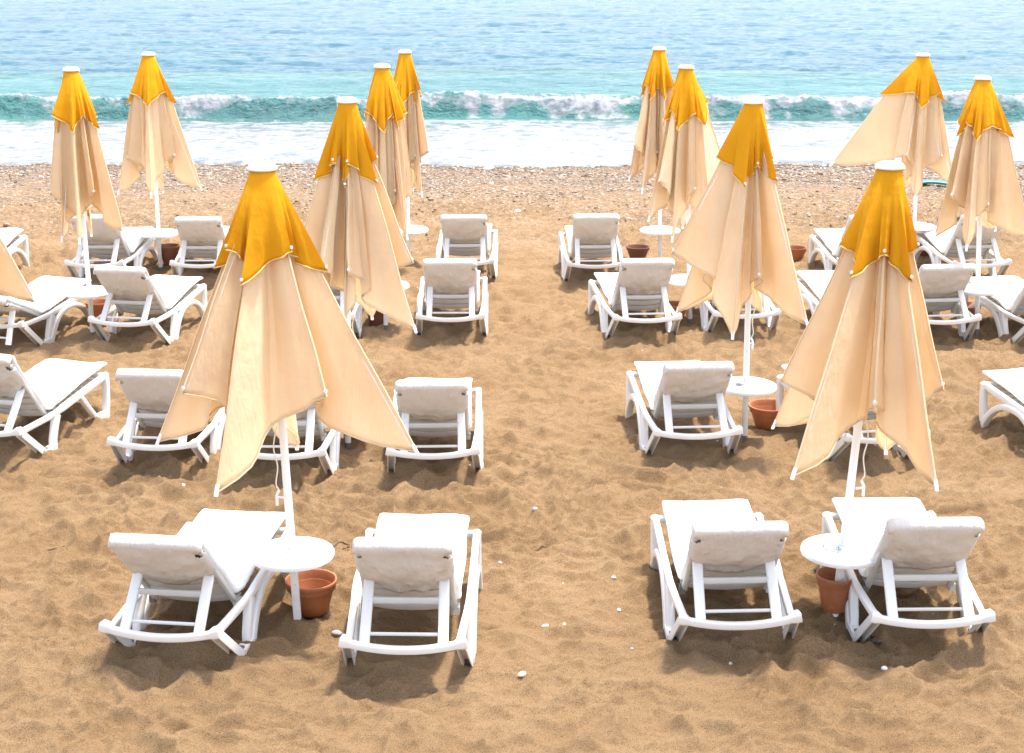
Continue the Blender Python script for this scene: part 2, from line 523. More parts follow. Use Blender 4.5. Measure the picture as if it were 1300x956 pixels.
# shingle ------------------------------------------------------------
def stone_shape(rng, n_sub=1):
    bm = bmesh.new(); bmesh.ops.create_icosphere(bm, subdivisions=n_sub, radius=1)
    v = np.array([p.co[:] for p in bm.verts]); f = np.array([[q.index for q in p.verts] for p in bm.faces]); bm.free()
    return v, f
def stones_mat():
    m, n, l, b = new_mat('pebbles')
    g = n.new('ShaderNodeNewGeometry')
    r = ramp(n, [(0, (.07, .055, .045)), (.12, (.15, .11, .08)), (.4, (.23, .165, .11)), (.7, (.28, .21, .15)), (.92, (.37, .32, .27)), (1, (.52, .48, .44))])
    l.new(g.outputs['Random Per Island'], r.inputs[0]); l.new(r.outputs[0], b.inputs['Base Color'])
    b.inputs['Roughness'].default_value = .75
    return m
M_stones = stones_mat()
def build_shingle():
    rng = np.random.default_rng(5)
    v0, f0 = stone_shape(rng, 1)
    # icosphere level 1: 12 verts, 20 faces
    N = 70000
    y = 18.5 + 10.6 * rng.random(N) ** .62
    x = (rng.random(N) - .5) * 2 * (y * .37 + 1.2)
    dens = vnoise(x * .5, y * .9, 131) + .5 * vnoise(x * 1.7, y * 2.5, 133)
    keep = rng.random(N) < np.clip(.50 + 1.5 * dens + (y - 23.5) * .12, .03, 1)
    x, y = x[keep], y[keep]; N = len(x)
    s = .009 + .016 * rng.random(N) ** 3 + .007 * (y > 26.5) * rng.random(N) + .03 * (rng.random(N) > .994)
    z = beach_z(x, y) + s * .15
    ang = rng.random(N) * 2 * PI
    sx = s * (1 + .6 * rng.random(N)); sy = s * (.7 + .4 * rng.random(N)); sz = s * (.35 + .4 * rng.random(N))
    jit = 1 + .22 * (rng.random((N, len(v0))) - .5) * 2
    P = v0[None] * jit[..., None] * np.stack([sx, sy, sz], -1)[:, None, :]
    c, s_ = np.cos(ang)[:, None], np.sin(ang)[:, None]
    X = P[..., 0] * c - P[..., 1] * s_ + x[:, None]; Y = P[..., 0] * s_ + P[..., 1] * c + y[:, None]; Z = P[..., 2] + z[:, None]
    V = np.stack([X, Y, Z], -1).reshape(-1, 3).astype(np.float32)
    F = (f0[None] + (np.arange(N) * len(v0))[:, None, None]).reshape(-1, 3).astype(np.int32)
    me = bpy.data.meshes.new('shingle')
    me.vertices.add(len(V)); me.vertices.foreach_set('co', V.ravel())
    me.loops.add(F.size); me.loops.foreach_set('vertex_index', F.ravel())
    me.polygons.add(len(F)); me.polygons.foreach_set('loop_start', np.arange(0, F.size, 3, dtype=np.int32))
    me.polygons.foreach_set('use_smooth', np.ones(len(F), bool))
    me.update(calc_edges=True); me.materials.append(M_stones)
    o = bpy.data.objects.new('shingle', me); col.objects.link(o)
    tag(o, 'bank of small mixed pebbles along the water line', 'pebbles', None, 'stuff')
build_shingle()

# ------------------------------------------------------------------ sun lounger
HW = .298          # half spacing of the side frames
def side_frame(s, straight, parent, rng):
    x = s * HW
    m = MB()
    w_ = s * .020
    xi = x - s * .012
    rail = smoothpath([(x + w_, 1.285, .325), (x + w_, 1.0, .298), (x + w_, .72, .27), (x + w_ * .8, .48, .245), (x + w_ * .15, .25, .238), (xi, .0, .235)], 16)
    m.sweep(rail, .021, [.026] * 9 + [.020] * 8)
    # leg at the foot end with its rounded corner
    xf = x + w_
    leg = [(xf, 1.272, .335), (xf, 1.274, .25), (xf, 1.262, .12), (xf, 1.238, .015), (xf, 1.236, -.03)]
    m.sweep(leg, .027, [.030, .030, .031, .033, .033])
    if straight:
        m.sweep([(xf, .86, .27), (xf, .98, .13), (xf, 1.12, -.02)], .022, .022)
        m.box((xf, 1.17, .012), (.024, .075, .028))
    else:
        xo = xf + s * .006
        arch = smoothpath([(xo, 1.235, -.03), (xo, 1.20, .05), (xo, 1.10, .16), (xo, .96, .232), (xo, .81, .250), (xo, .67, .228), (xo, .565, .16), (xo, .48, .06), (xo, .435, -.03)], 26)
        hh = [.026 + .014 * max(0, (i - 15) / 11) for i in range(27)]
        m.sweep(arch, .030, hh)
    strut = [(xf - s * .004, .50, .235), (xf, .455, .15), (xf, .42, .06), (xf, .41, -.03)]
    m.sweep(strut, .026, [.045, .034, .032, .034])
    # rear strut: channel open to the rear
    a = Vector((x, .015, .232)); b = Vector((x + s * .022, .30, -.03))
    dr = (b - a).normalized(); nrm = Vector((0, dr.z, -dr.y)); nrm = -nrm if nrm.y < 0 else nrm
    m.sweep([a + nrm * .022, b + nrm * .022], .026, .006, n=8, k=8)
    for q in (-1, 1):
        off = Vector((q * .023, 0, 0))
        m.sweep([a + off, b + off], .004, .026, n=8, k=8)
    m.box((x + s * .026, .355, .004), (.028, .07, .018))
    o = m.build('side_frame', M_plastic, parent)
    r = MB(); r.box((x + s * .02, .292, .012), (.019, .02, .022))
    r.build('rubber_foot', M_rubber, o, smooth=False)
    return o

def make_lounger(ang=49, seed=1, straight=False, wrinkle=1.0):
    rng = random.Random(seed)
    root = empty('sun_lounger', (0, 0, 0))
    for s in (-1, 1): side_frame(s, straight, root, rng)
    # rear crossbar, bowed, with rounded shoulders
    m = MB()
    pts = []; hw = []; hh = []
    for i in range(25):
        x = -.325 + .65 * i / 24
        q = abs(x) / .325
        z = .258 - .032 * (1 - q ** 2); y = -.012 - .030 * (1 - q ** 2)
        if q > .88: z += .006
        pts.append((x, y, z)); hh.append(.020 + (.009 if q > .84 else 0)); hw.append(.020 + (.014 if q > .84 else 0))
    m.sweep(pts, hw, hh, side=(0, 1, 0), n=16, k=5)
    m.build('rear_crossbar', M_plastic, root)
    m = MB()
    m.sweep([(-.315, 1.27, .325), (0, 1.28, .315), (.315, 1.27, .325)], .022, .02, side=(0, 1, 0))
    m.build('foot_crossbar', M_plastic, root)
    # seat slats between the rails
    m = MB()
    for i in range(9):
        y = .52 + i * .085
        z = .225 + (y - .5) * .095
        m.sweep([(-.25, y, z + .01), (0, y, z - .004), (.25, y, z + .01)], .034, .007, side=(0, 1, 0), n=8)
    m.build('seat', M_slat, root)
    # backrest
    A = R(ang); B = Vector((0, -math.cos(A), math.sin(A))); H = Vector((0, .50, .205)); N = Vector((0, -math.sin(A), -math.cos(A)))  # N to the rear
    BL = .70
    m = MB()
    loop = []
    for sx in (-1, 1):
        side = [H + B * (BL * t) + Vector((sx * .232, 0, 0)) for t in (0, .25, .5, .75, .90)]
        corner = [H + B * (BL - .07 + .07 * math.sin(a)) + Vector((sx * (.162 + .07 * math.cos(a)), 0, 0)) for a in (R(15), R(40), R(65), R(90))]
        part = side + corner
        loop = (loop + part[::-1][0:]) if sx == 1 else part
    m.sweep(loop, .019, .017, side=N, n=10, k=3)
    for i in range(8):
        t = .055 + i * .082
        sag = .022
        pts = [H + B * t + Vector((x, 0, 0)) + N * (sag * (1 - (x / .22) ** 2) - .004) for x in (-.222, -.15, -.08, 0, .08, .15, .222)]
        m.sweep(pts, .0335, .006, side=B, n=8, k=6)
    m.build('backrest', M_slat, root)
    # hinge brackets
    for sx in (-1, 1):
        m = MB(); m.box(H + Vector((sx * .245, .0, .0)), (.016, .03, .022)); m.build('hinge', M_rubber if sx < 0 else M_slat, root, smooth=False)
    # support struts and the two bars between them
    tt = .385 if ang > 35 else .50
    top = H + B * tt + N * .03
    bot = Vector((0, .01, .252)) if ang > 35 else Vector((0, top.y - .12, .10))
    for sx in (-1, 1):
        m = MB(); m.sweep([top + Vector((sx * .198, 0, 0)) + (top - bot).normalized() * .02, bot + Vector((sx * .205, 0, 0)) - (top - bot).normalized() * .03], .028, .014, n=12, k=5)
        m.build('support_strut', M_plastic, root)
    m = MB()
    p = bot.lerp(top, .68) + Vector((0, .004, 0)); m.sweep([p + Vector((-.19, 0, 0)), p + Vector((.19, 0, 0))], .010, .018, side=(0, 1, 0), n=10)
    m.build('support_bar', M_slat, root)
    m = MB()
    p = bot.lerp(top, .10) + Vector((0, .012, 0)); m.sweep([p + Vector((-.19, 0, 0)), p + Vector((.19, 0, 0))], .006, .009, side=(0, 1, 0), n=8)
    m.build('support_bar', M_plastic, root)
    # cushion cover ---------------------------------------------------
    F = -N
    th = .025
    path = [(1.40, .385), (1.31, .388), (1.12, .368), (.92, .340), (.74, .310), (.60, .288), (.535, .276)]
    path = [Vector((0, a, b)) for a, b in path]
    b0 = H + F * (.036)
    path += [b0 + B * t for t in (.085, .16, .27, .40, .53, .65, .73)]
    dense = smoothpath([tuple(p) for p in path], 62)
    n = 28
    v = []; fs = []
    M_ = len(dense)
    so_ = seed * 7.3
    for i, p in enumerate(dense):
        p = Vector(p)
        a = Vector(dense[max(i - 1, 0)]); b = Vector(dense[min(i + 1, M_ - 1)])
        t = (b - a).normalized(); u = Vector((1, 0, 0)).cross(t); u = u if u.dot(Vector((0, .5, 1))) > 0 else -u
        fr = i / (M_ - 1)
        w = .270 - .018 * sstep(.45, .75, fr)
        endf = min(1, (i + .6) / 2.2, (M_ - 1 - i + .6) / 2.2) ** .5
        for j in range(n):
            an = 2 * PI * (j + .5) / n
            ca, sa = math.cos(an), math.sin(an)
            x = math.copysign(abs(ca) ** .35, ca) * w * (.97 + .03 * endf)
            y = math.copysign(abs(sa) ** .6, sa) * th * endf
            wv = wrinkle * (.010 * nz(x * 3, fr * 9 + so_, 0, 1.2) + .006 * nz(x * 9, fr * 26, so_, 1))
            if sa < 0: wv *= .3
            x += .012 * wrinkle * nz(fr * 8, so_, ca * .5)
            sagz = -.012 * (1 - (x / w) ** 2) * (1 if fr < .45 else .4)
            q = p + Vector((x, 0, 0)) + u * (y + wv + sagz)
            v.append(q)
    for i in range(M_ - 1):
        for j in range(n):
            j2 = (j + 1) % n
            fs.append((i * n + j, i * n + j2, (i + 1) * n + j2, (i + 1) * n + j))
    fs.append(tuple(range(n))); fs.append(tuple((M_ - 1) * n + j for j in range(n)))
    m = MB(); m.add(v, fs)
    cover = m.build('cushion', M_cover, root)
    for poly in cover.data.polygons: poly.use_smooth = True
    # pocket folded over the top of the backrest
    nx, nt = 36, 26
    v = []; fs = []
    Hw = .254
    T0 = .722
    for i in range(nt):
        for j in range(nx):
            q = -1 + 2 * j / (nx - 1)
            x = q * Hw
            bottom = .27 + .21 * abs(q) ** 2.2 + .02 * nz(q * 2, so_)
            crn = .03 * max(0, (abs(q) - .86) / .14) ** 2
            if i < 7:      # over the top, half circle from the front face to the rear
                a = PI * i / 6
                pos = H + B * (T0 - crn + .030 * math.sin(a)) + F * (.030 * math.cos(a) * 1.25 + .010) 
            else:
                fr = (i - 6) / (nt - 7)
                t = T0 - crn + (bottom - T0) * fr
                belly = .030 * math.sin(PI * min(fr * 1.1, 1)) * (1 - abs(q) ** 3)
                wr = wrinkle * ((.018 * nz(q * 2.2 + fr * 2.0, fr * 3.2, so_) + .009 * nz(q * 5 - fr * 3, fr * 7, so_ + 5)) + .004 * nz(q * 12 + fr * 6, fr * 9, so_ + 9)) * (1 - abs(q) ** 6) * fr ** .4
                pos = H + B * t + N * (.0275 + belly + wr)
                if abs(q) > .9: pos -= N * (.028 * ((abs(q) - .9) / .1))
            v.append(pos + Vector((x, 0, 0)))
    for i in range(nt - 1):
        for j in range(nx - 1):
            qm = abs(-1 + 2 * (j + .5) / (nx - 1))
            if 8 <= i <= 9 + (1 if qm > .88 else 0) and qm > .80 + .05 * (i - 8) and (seed % 3 != 1 or j > nx / 2):
                continue           # open corner below the folded top
            fs.append((i * nx + j, i * nx + j + 1, (i + 1) * nx + j + 1, (i + 1) * nx + j))
    m = MB(); m.add(v, fs)
    pk = m.build('cushion_pocket', M_pocket, cover)
    for poly in pk.data.polygons: poly.use_smooth = True
    sm = pk.modifiers.new('thick', 'SOLIDIFY'); sm.thickness = .004; sm.offset = 1
    return root

def copy_tree(o, parent=None):
    c = o.copy(); col.objects.link(c)
    if parent: c.parent = parent
    for ch in list(o.children): copy_tree(ch, c)
    return c

protos = {}
def get_proto(kind, seed):
    key = (kind, seed)
    if key not in protos:
        protos[key] = [make_lounger(24 if kind == 'low' else ((49, 47, 51, 48.5, 50, 52, 46.5)[seed]), seed, kind == 'straight', .8 + .25 * (seed % 3)), False]
    return protos[key]

LOUNGERS = [
 # x, y, yaw, kind, seed, label
 (-1.843, 7.395, -9, 'n', 1, 'white lounger left of the nearest left table, turned a little towards it'),
 (-.561, 7.255, -1.5, 'n', 2, 'white lounger right of the nearest left table, beside the bare central aisle'),
 (1.221, 7.549, .8, 'n', 3, 'white lounger of the nearest right-hand pair, on its table\'s aisle side'),
 (2.252, 7.553, -.3, 'n', 4, 'white lounger of the nearest right-hand pair, right of the table with the ashtray'),
 (-3.913, 10.792, -14, 'straight', 5, 'white lounger with straight angular legs, cut by the left edge of the photo'),
 (-2.576, 10.466, -4, 'n', 3, 'white lounger whose backrest sticks out left from behind the big front left parasol'),
 (-1.64, 10.259, -1, 'n', 2, 'white lounger hidden behind the pole and hanging tips of the front left parasol'),
 (-.558, 10.293, 1, 'n', 6, 'white second-row lounger beside the aisle, touched by the front left parasol\'s right tip'),
 (1.36, 10.718, 4, 'n', 1, 'white lounger of the second row, left of the table carrying a small dark stone'),
 (2.726, 10.645, 12, 'n', 4, 'white lounger behind the pole and hanging tips of the front right parasol'),
 (4.36, 10.5, 14, 'n', 2, 'white lounger at the right edge of the photo of which only the foot end shows'),
 (-4.88, 14.0, -14, 'low', 3, 'white lounger with lowered backrest at the left edge under a cream canopy corner'),
 (-3.668, 14.046, -10, 'n', 6, 'white lounger just right of the left parasol pole with its terracotta pot'),
 (-1.819, 14.23, 2, 'n', 1, 'white lounger mostly hidden behind the second left parasol'),
 (-.586, 14.23, .5, 'n', 4, 'white lounger of the third row on the left side of the aisle'),
 (1.277, 14.137, 7, 'n', 2, 'white lounger of the third row on the right side of the aisle'),
 (2.258, 14.355, 3, 'n', 3, 'white lounger half hidden behind the pole of the second right parasol'),
 (3.382, 14.23, 7, 'n', 6, 'white lounger with only its seat showing between the two big right parasols'),
 (4.116, 14.137, 3, 'n', 1, 'white lounger directly right of the front right parasol\'s canopy'),
 (5.15, 13.986, 11, 'n', 4, 'white lounger of the third row cut by the right edge of the photo'),
 (-6.07, 16.431, -3, 'n', 2, 'small far lounger foot end poking in at the left edge of the photo'),
 (-4.602, 16.636, -4, 'n', 3, 'far white lounger behind the hanging points of the leftmost whole parasol'),
 (-3.455, 16.70, 1, 'n', 6, 'far white lounger between the far left table and the front left parasol'),
 (-.526, 16.762, -.75, 'n', 1, 'farthest white lounger on the left side of the aisle'),
 (.933, 16.678, 1.5, 'n', 4, 'farthest white lounger on the right side of the aisle'),
 (3.922, 16.512, 4, 'n', 2, 'far white lounger whose foot end shows left of the front right yellow cap'),
 (5.197, 16.678, 5, 'n', 3, 'far white lounger behind the hanging points of the rightmost parasol'),
]
for x, y, yaw, kind, seed, label in LOUNGERS:
    p = get_proto(kind, seed)
    r = p[0] if not p[1] else copy_tree(p[0])
    p[1] = True
    r.location = (x, y, .005 + .5 * (gz(x, y) + gz(x, y + 1.2)) * .3)
    r.rotation_euler = (R(random.Random(int(x * 100)).uniform(-.8, .8)), R(random.Random(int(y * 77 + x * 9)).uniform(-1, 1)), R(yaw))
    tag(r, label, 'sun lounger', 'sun loungers set out in rows on the sand')

# ------------------------------------------------------------------ parasols
RIBS = {
    1: [('C', -0.556, -0.25, -1.379), ('S', -0.379, -0.405, -1.061), ('C', -0.202, -0.6, -1.535), ('S', 0.312, -0.298, -1.11), ('C', 0.77, -0.25, -1.437), ('S', 0.247, 0.143, -1.145), ('C', 0.06, 0.34, -1.624), ('S', -0.183, 0.219, -1.145)],
    2: [('S', -0.487, 0.0, -1.134), ('C', -0.524, -0.6, -1.461), ('S', -0.08, -0.346, -1.171), ('C', 0.191, -0.6, -1.522), ('S', 0.276, -0.25, -1.1), ('C', 0.144, 0.25, -1.635), ('S', -0.043, 0.242, -1.154), ('C', -0.442, 0.435, -1.54)],
    3: [('C', -0.534, -0.25, -1.509), ('S', -0.187, -0.266, -1.134), ('C', -0.032, -0.229, -1.644), ('S', 0.001, -0.255, -1.161), ('C', 0.463, -0.373, -1.561), ('S', 0.438, -0.203, -1.097), ('C', 0.099, 0.271, -1.635), ('S', -0.188, 0.158, -1.154)],
    4: [('S', -0.534, 0.0, -1.086), ('C', -0.138, -0.406, -1.62), ('S', 0.043, -0.275, -1.206), ('C', 0.346, -0.6, -1.481), ('S', 0.281, 0.05, -1.145), ('C', 0.173, 0.299, -1.624), ('S', -0.084, 0.231, -1.154), ('C', -0.472, 0.166, -1.583)],
    5: [('C', -0.124, -0.25, -1.517), ('S', -0.195, -0.24, -1.086), ('C', 0.094, -0.5, -1.483), ('S', 0.186, -0.256, -1.075), ('C', 0.423, -0.25, -1.434), ('S', 0.149, 0.125, -1.104), ('C', 0.0, 0.219, -1.562), ('S', -0.149, 0.125, -1.104)],
    6: [('C', -0.356, -0.25, -1.476), ('S', -0.232, -0.216, -1.098), ('C', 0.048, -0.5, -1.47), ('S', 0.254, -0.198, -1.074), ('C', 0.536, -0.25, -1.431), ('S', 0.149, 0.125, -1.104), ('C', 0.0, 0.274, -1.553), ('S', -0.125, 0.149, -1.104)],
    7: [('C', -0.191, -0.25, -1.54), ('S', -0.203, -0.304, -1.06), ('C', 0.039, -0.322, -1.617), ('S', 0.1, -0.18, -1.133), ('C', 0.212, -0.288, -1.548), ('S', 0.246, 0.0, -1.17), ('C', 0.038, 0.216, -1.562), ('S', -0.1, 0.12, -1.11)],
    8: [('C', -0.158, -0.25, -1.477), ('S', -0.183, -0.483, -0.995), ('C', -0.032, -0.266, -1.565), ('S', 0.095, -0.155, -1.13), ('C', 0.166, -0.25, -1.549), ('S', 0.245, -0.25, -1.054), ('C', 0.038, 0.216, -1.562), ('S', -0.1, 0.12, -1.11)],
    9: [('C', -0.307, -0.25, -1.399), ('S', -0.284, -0.418, -1.0), ('C', -0.185, -0.437, -1.504), ('S', -0.01, -0.157, -1.125), ('C', 0.074, -0.5, -1.467), ('S', 0.212, -0.25, -1.059), ('C', 0.038, 0.216, -1.562), ('S', -0.1, 0.12, -1.11)],
    10: [('C', -0.326, -0.25, -1.397), ('S', -0.26, -0.414, -1.009), ('C', -0.111, -0.302, -1.589), ('S', 0.085, -0.194, -1.121), ('C', 0.243, -0.25, -1.444), ('S', 0.436, 0.435, -0.937), ('C', 0.038, 0.216, -1.562), ('S', -0.1, 0.12, -1.11)],
    11: [('C', -1.007, -0.25, -1.178), ('S', -0.166, -0.27, -1.075), ('C', -0.044, -0.255, -1.571), ('S', 0.221, -0.219, -1.101), ('C', 0.373, -0.25, -1.397), ('S', 0.208, 0.174, -1.088), ('C', 0.0, 0.274, -1.553), ('S', -0.179, 0.15, -1.097)],
    12: [('C', -0.388, -0.25, -1.421), ('S', -0.301, -0.359, -1.018), ('C', -0.17, -0.5, -1.484), ('S', 0.067, -0.219, -1.132), ('C', 0.474, -0.25, -1.444), ('S', 0.237, 0.199, -1.078), ('C', 0.362, 0.411, -1.479), ('S', -0.149, 0.125, -1.104)],
    13: [('C', -0.451, -0.079, -1.596), ('S', -0.249, -0.209, -1.134), ('C', -0.118, -0.442, -1.596), ('S', 0.432, -0.294, -1.058), ('C', 0.743, -0.25, -1.385), ('S', 0.219, 0.183, -1.145), ('C', 0.0, 0.288, -1.635), ('S', -0.188, 0.158, -1.154)],
}
PAR = {  # base xy, top xyz, label
 1: ((-1.222, 8.018), (-1.305, 8.018, 2.618), 'closed yellow and cream parasol nearest on the left, its cloth tips spread wide'),
 2: ((1.846, 8.059), (1.986, 8.059, 2.62), 'closed yellow and cream parasol nearest on the right, leaning outwards'),
 3: ((-1.255, 11.147), (-1.182, 11.147, 2.633), 'closed parasol behind the front left one, its long cream tip hanging over a small table'),
 4: ((1.805, 11.318), (1.763, 11.318, 2.609), 'closed parasol above the table with the dark stone, cream cloth spread to both sides'),
 5: ((-4.089, 14.502), (-4.098, 14.502, 2.563), 'leftmost whole closed parasol, its cream cloth hanging in narrow pleats'),
 6: ((-4.086, 17.501), (-4.069, 17.501, 2.472), 'far left closed parasol nearest the shore, cream cloth ending high above its table'),
 7: ((-1.252, 14.78), (-1.23, 14.78, 2.569), 'closed parasol third in the left aisle line, half hidden by the one before it'),
 8: ((-1.214, 17.719), (-1.212, 17.719, 2.482), 'closed parasol nearest the sea in the left aisle line'),
 9: ((1.739, 17.675), (1.662, 17.675, 2.52), 'closed parasol nearest the sea in the right aisle line, cloth hanging slightly left'),
 10: ((1.796, 15.035), (1.676, 15.035, 2.54), 'closed parasol third in the right aisle line, with many narrow cream pleats'),
 11: ((4.765, 17.942), (4.714, 17.942, 2.43), 'far right closed parasol, one cream wing blown out left over the surf'),
 12: ((4.57, 14.624), (4.42, 14.624, 2.473), 'rightmost closed parasol, its cap level with the breaking wave'),
 13: ((-4.40, 11.2), (-4.25, 11.2, 2.62), 'parasol outside the left edge of which only one cream cloth corner shows'),
}

def canopy_surface(hub, ribs, frac, r0, zoff, seed, nt, nv, outward=0.0, fold_gain=1.0, puff=0.0):
    """closed square canopy: cloth hangs from eight ribs, the slack between two ribs folds towards the pole"""
    rng = random.Random(seed)
    n = len(ribs)
    V = []; hem = []
    pars = []
    for k in range(n):
        a, b = Vector(ribs[k][1:]), Vector(ribs[(k + 1) % n][1:])
        w0 = abs(b.length ** 2 - a.length ** 2) ** .5
        w0 = max(w0, .75)
        d = (a - b).length
        sl = max(0, 1 - d / w0)
        pars.append((sl, rng.uniform(0, 6.28), rng.choice([1, 2, 2, 3]), rng.uniform(.6, 1.3)))
    cols = []
    for k in range(n):
        a, b = Vector(ribs[k][1:]), Vector(ribs[(k + 1) % n][1:])
        la, lb = a.length, b.length
        ua, ub = a / la, b / lb
        sl, ph, npl, pa = pars[k]
        for i in range(nt):
            t = i / nt
            u = ua.lerp(ub, t)
            # cloth length at this place of the straight hem
            L = la + (lb - la) * (t if la > lb else t) - (.03 + .04 * abs(lb - la)) * math.sin(PI * t)
            s = math.sin(PI * t)
            cols.append((u, L, s, t, sl, ph, npl, pa))
    for (u, L, s, t, sl, ph, npl, pa) in cols:
        colv = []
        for j in range(nv + 1):
            v = (j / nv) * frac
            g = sstep(.01, .42, v)
            h = Vector((u.x, u.y, 0)); hl = max(h.length, 1e-4)
            F = min(.74, (.14 + .74 * sl) * fold_gain)
            hh = h * (1 - F * (s ** .8) * g)
            zr = -math.sqrt(max(1e-4, 1 - hh.length ** 2)); zl = u.z
            dirv = Vector((hh.x, hh.y, zl * .75 + zr * .25))
            ln = L * v
            p = dirv * ln
            # radial offset: ring at the top, pleats lower down
            hn = h / hl
            pl = (.018 + .075 * sl) * pa * s * math.sin(2 * PI * npl * t + ph) * g * min(v * 1.6, 1)
            pl2 = .012 * nz(t * 5 + ph, v * 2.0, ph) * g * s
            top_r = r0 * (1 - .55 * s * sstep(0, .3, v) * 0) * (1 - .15 * v)
            vf = v
            pf = puff * min(vf / .36, max(0, (1 - vf) / .64))
            p += hn * (top_r + pl + pl2 + outward * g + pf)
            tang = Vector((-hn.y, hn.x, 0))
            p += tang * ((.020 + .05 * sl) * pa * math.sin(3 * PI * t + ph * 1.7) * s * g * v)
            # soft sag waves
            p += Vector((.010 * nz(v * 3, t * 3, seed), .010 * nz(v * 3 + 9, t * 3, seed), 0)) * g
            rr = math.hypot(p.x, p.y)
            if rr < .045: p.x *= .045 / max(rr, 1e-4); p.y *= .045 / max(rr, 1e-4)
            colv.append(Vector(hub) + p + Vector((0, 0, zoff)))
        V.append(colv)
    return V

def cols_to_mesh(cols, name, mat, parent, thick):
    m = MB()
    nc = len(cols); nr = len(cols[0])
    v = [p for c_ in cols for p in c_]
    f = []
    for i in range(nc):
        i2 = (i + 1) % nc
        for j in range(nr - 1):
            f.append((i * nr + j, i2 * nr + j, i2 * nr + j + 1, i * nr + j + 1))
    m.add(v, f)
    o = m.build(name, mat, parent)
    for p in o.data.polygons: p.use_smooth = True
    s = o.modifiers.new('thick', 'SOLIDIFY'); s.thickness = thick; s.offset = -1
    return o

def make_parasol(k):
    (bx, by), (tx, ty, tz), label = PAR[k]
    near = k in (1, 2, 3, 4, 13)
    root = empty('closed_parasol', (bx, by, 0), 0, label, 'parasol', 'closed yellow and cream parasols between the loungers')
    base = Vector((bx, by, 0)); O = lambda p: tuple(Vector(p) - base)
    top = Vector((tx, ty, tz))
    foot = base + (top - base) * (.40 / tz)
    m = MB()
    m.sweep([O(foot), O(top - Vector((0, 0, .03)))], .0225, .0225, n=16, k=2)
    m.build('pole', M_pole, root)
    hub = O(top - Vector((0, 0, .06)))
    ribs = RIBS[k]
    nt, nv = (12, 40) if near else (12, 26)
    puff = 0 if near else .065
    cols = canopy_surface(hub, ribs, 1.0, .036, 0, 100 + k, nt, nv, puff=puff)
    can = cols_to_mesh(cols, 'canopy', M_cream, root, .002)
    m = MB(); m.sweep([c_[-1] for c_ in cols], .0045, .0045, side=(.01, .02, 1), n=6, k=2, closed=True)
    m.build('hem', M_trim, can)
    # seam tapes along ribs
    for r in range(8):
        c_ = cols[r * nt]
        hn = Vector((ribs[r][1], ribs[r][2], 0)).normalized()
        st = int(nv * .3)
        m = MB(); m.sweep([p + hn * .001 for p in c_[st::2]], .006, .0025, side=(-hn.y, hn.x, 0.001), n=6, k=3)
        m.build('seam', M_trim, can)
    cols2 = canopy_surface(hub, ribs, .36, .066, .030, 100 + k, nt, nv // 2, outward=.004, fold_gain=1.0, puff=puff * 1.15)
    tier = cols_to_mesh(cols2, 'top_canopy', M_yellow, root, .002)
    m = MB(); m.sweep([c_[-1] for c_ in cols2], .0045, .0045, side=(.01, .02, 1), n=6, k=2, closed=True)
    m.build('hem', M_trimy, tier)
    # ribs of white painted metal under the cloth, with end fittings
    for r in range(8):
        tip = cols[r * nt][-1]; hn = Vector((ribs[r][1], ribs[r][2], 0)).normalized()
        h3 = Vector(hub)
        dr = (tip - h3).normalized()
        m = MB(); m.sweep([h3 + dr * .04 - hn * .004, tip - hn * .022 - dr * .03], .004, .004, n=8, k=3)
        rib = m.build('rib', M_pole, root)
        m = MB()
        if ribs[r][0] == 'C':
            m.sweep([tip - dr * .045 - hn * .004, tip + dr * .018 - hn * .004], .011, .008, side=(-hn.y, hn.x, .001), n=10, k=3)
            m.build('rib_tip', M_cap, rib)
        else:
            m.sweep([tip - dr * .03 + hn * .001, tip - dr * .03 + hn * .009], .011, .011, side=(-hn.y, hn.x, .001), n=12, k=2)
            m.build('rib_tip', M_cap, rib)
    # white cap
    m = MB()
    m.lathe([(.001, .034), (.040, .032), (.066, .024), (.078, .010), (.078, .001), (.072, -.004), (.06, -.008), (.001, -.008)], hub, 28)
    for i, p in enumerate(m.v): m.v[i] = (p[0], p[1], p[2] + .036)
    m.build('cap', M_cap, root)
    # small buttons on the yellow tier tips
    for r in range(8):
        if not near: break
        p = cols2[r * nt][-2]; hn = Vector((ribs[r][1], ribs[r][2], 0)).normalized()
        m = MB(); m.sweep([p, p + hn * .006], .009, .009, side=(-hn.y, hn.x, .001), n=10, k=2)
        m.build('button', M_cap, tier)
    if k in (1, 2, 3, 4, 10):
        # tie cord with its hook hanging on the pole
        zc = 1.16 if k != 2 else 1.2
        p0 = Vector(O(base + (top - base) * (zc / tz)))
        rngc = random.Random(k)
        sd_ = -1 if k == 1 else 1
        pts = [p0 + Vector((sd_ * .028, -.030, .03)), p0 + Vector((sd_ * .05, -.035, -.09)), p0 + Vector((sd_ * .032, -.034, -.20)), p0 + Vector((sd_ * .045, -.036, -.30)), p0 + Vector((sd_ * .03, -.032, -.34))]
        m = MB(); m.sweep(smoothpath([tuple(p) for p in pts], 14), .004, .004, n=6, k=2)
        cd = m.build('tie_cord', M_cord, root)
        q = pts[-1]
        m = MB()
        m.sweep([q, q + Vector((sd_ * .014, -.004, -.03)), q + Vector((sd_ * .014, -.004, -.09))], .008, .006, n=8)
        m.sweep([q + Vector((sd_ * .014, -.004, -.04)), q + Vector((-sd_ * .03, -.004, -.045))], .005, .006, side=(0, 1, 0), n=8)
        m.build('hook', M_cap, cd)
    return root
for k in PAR: make_parasol(k)

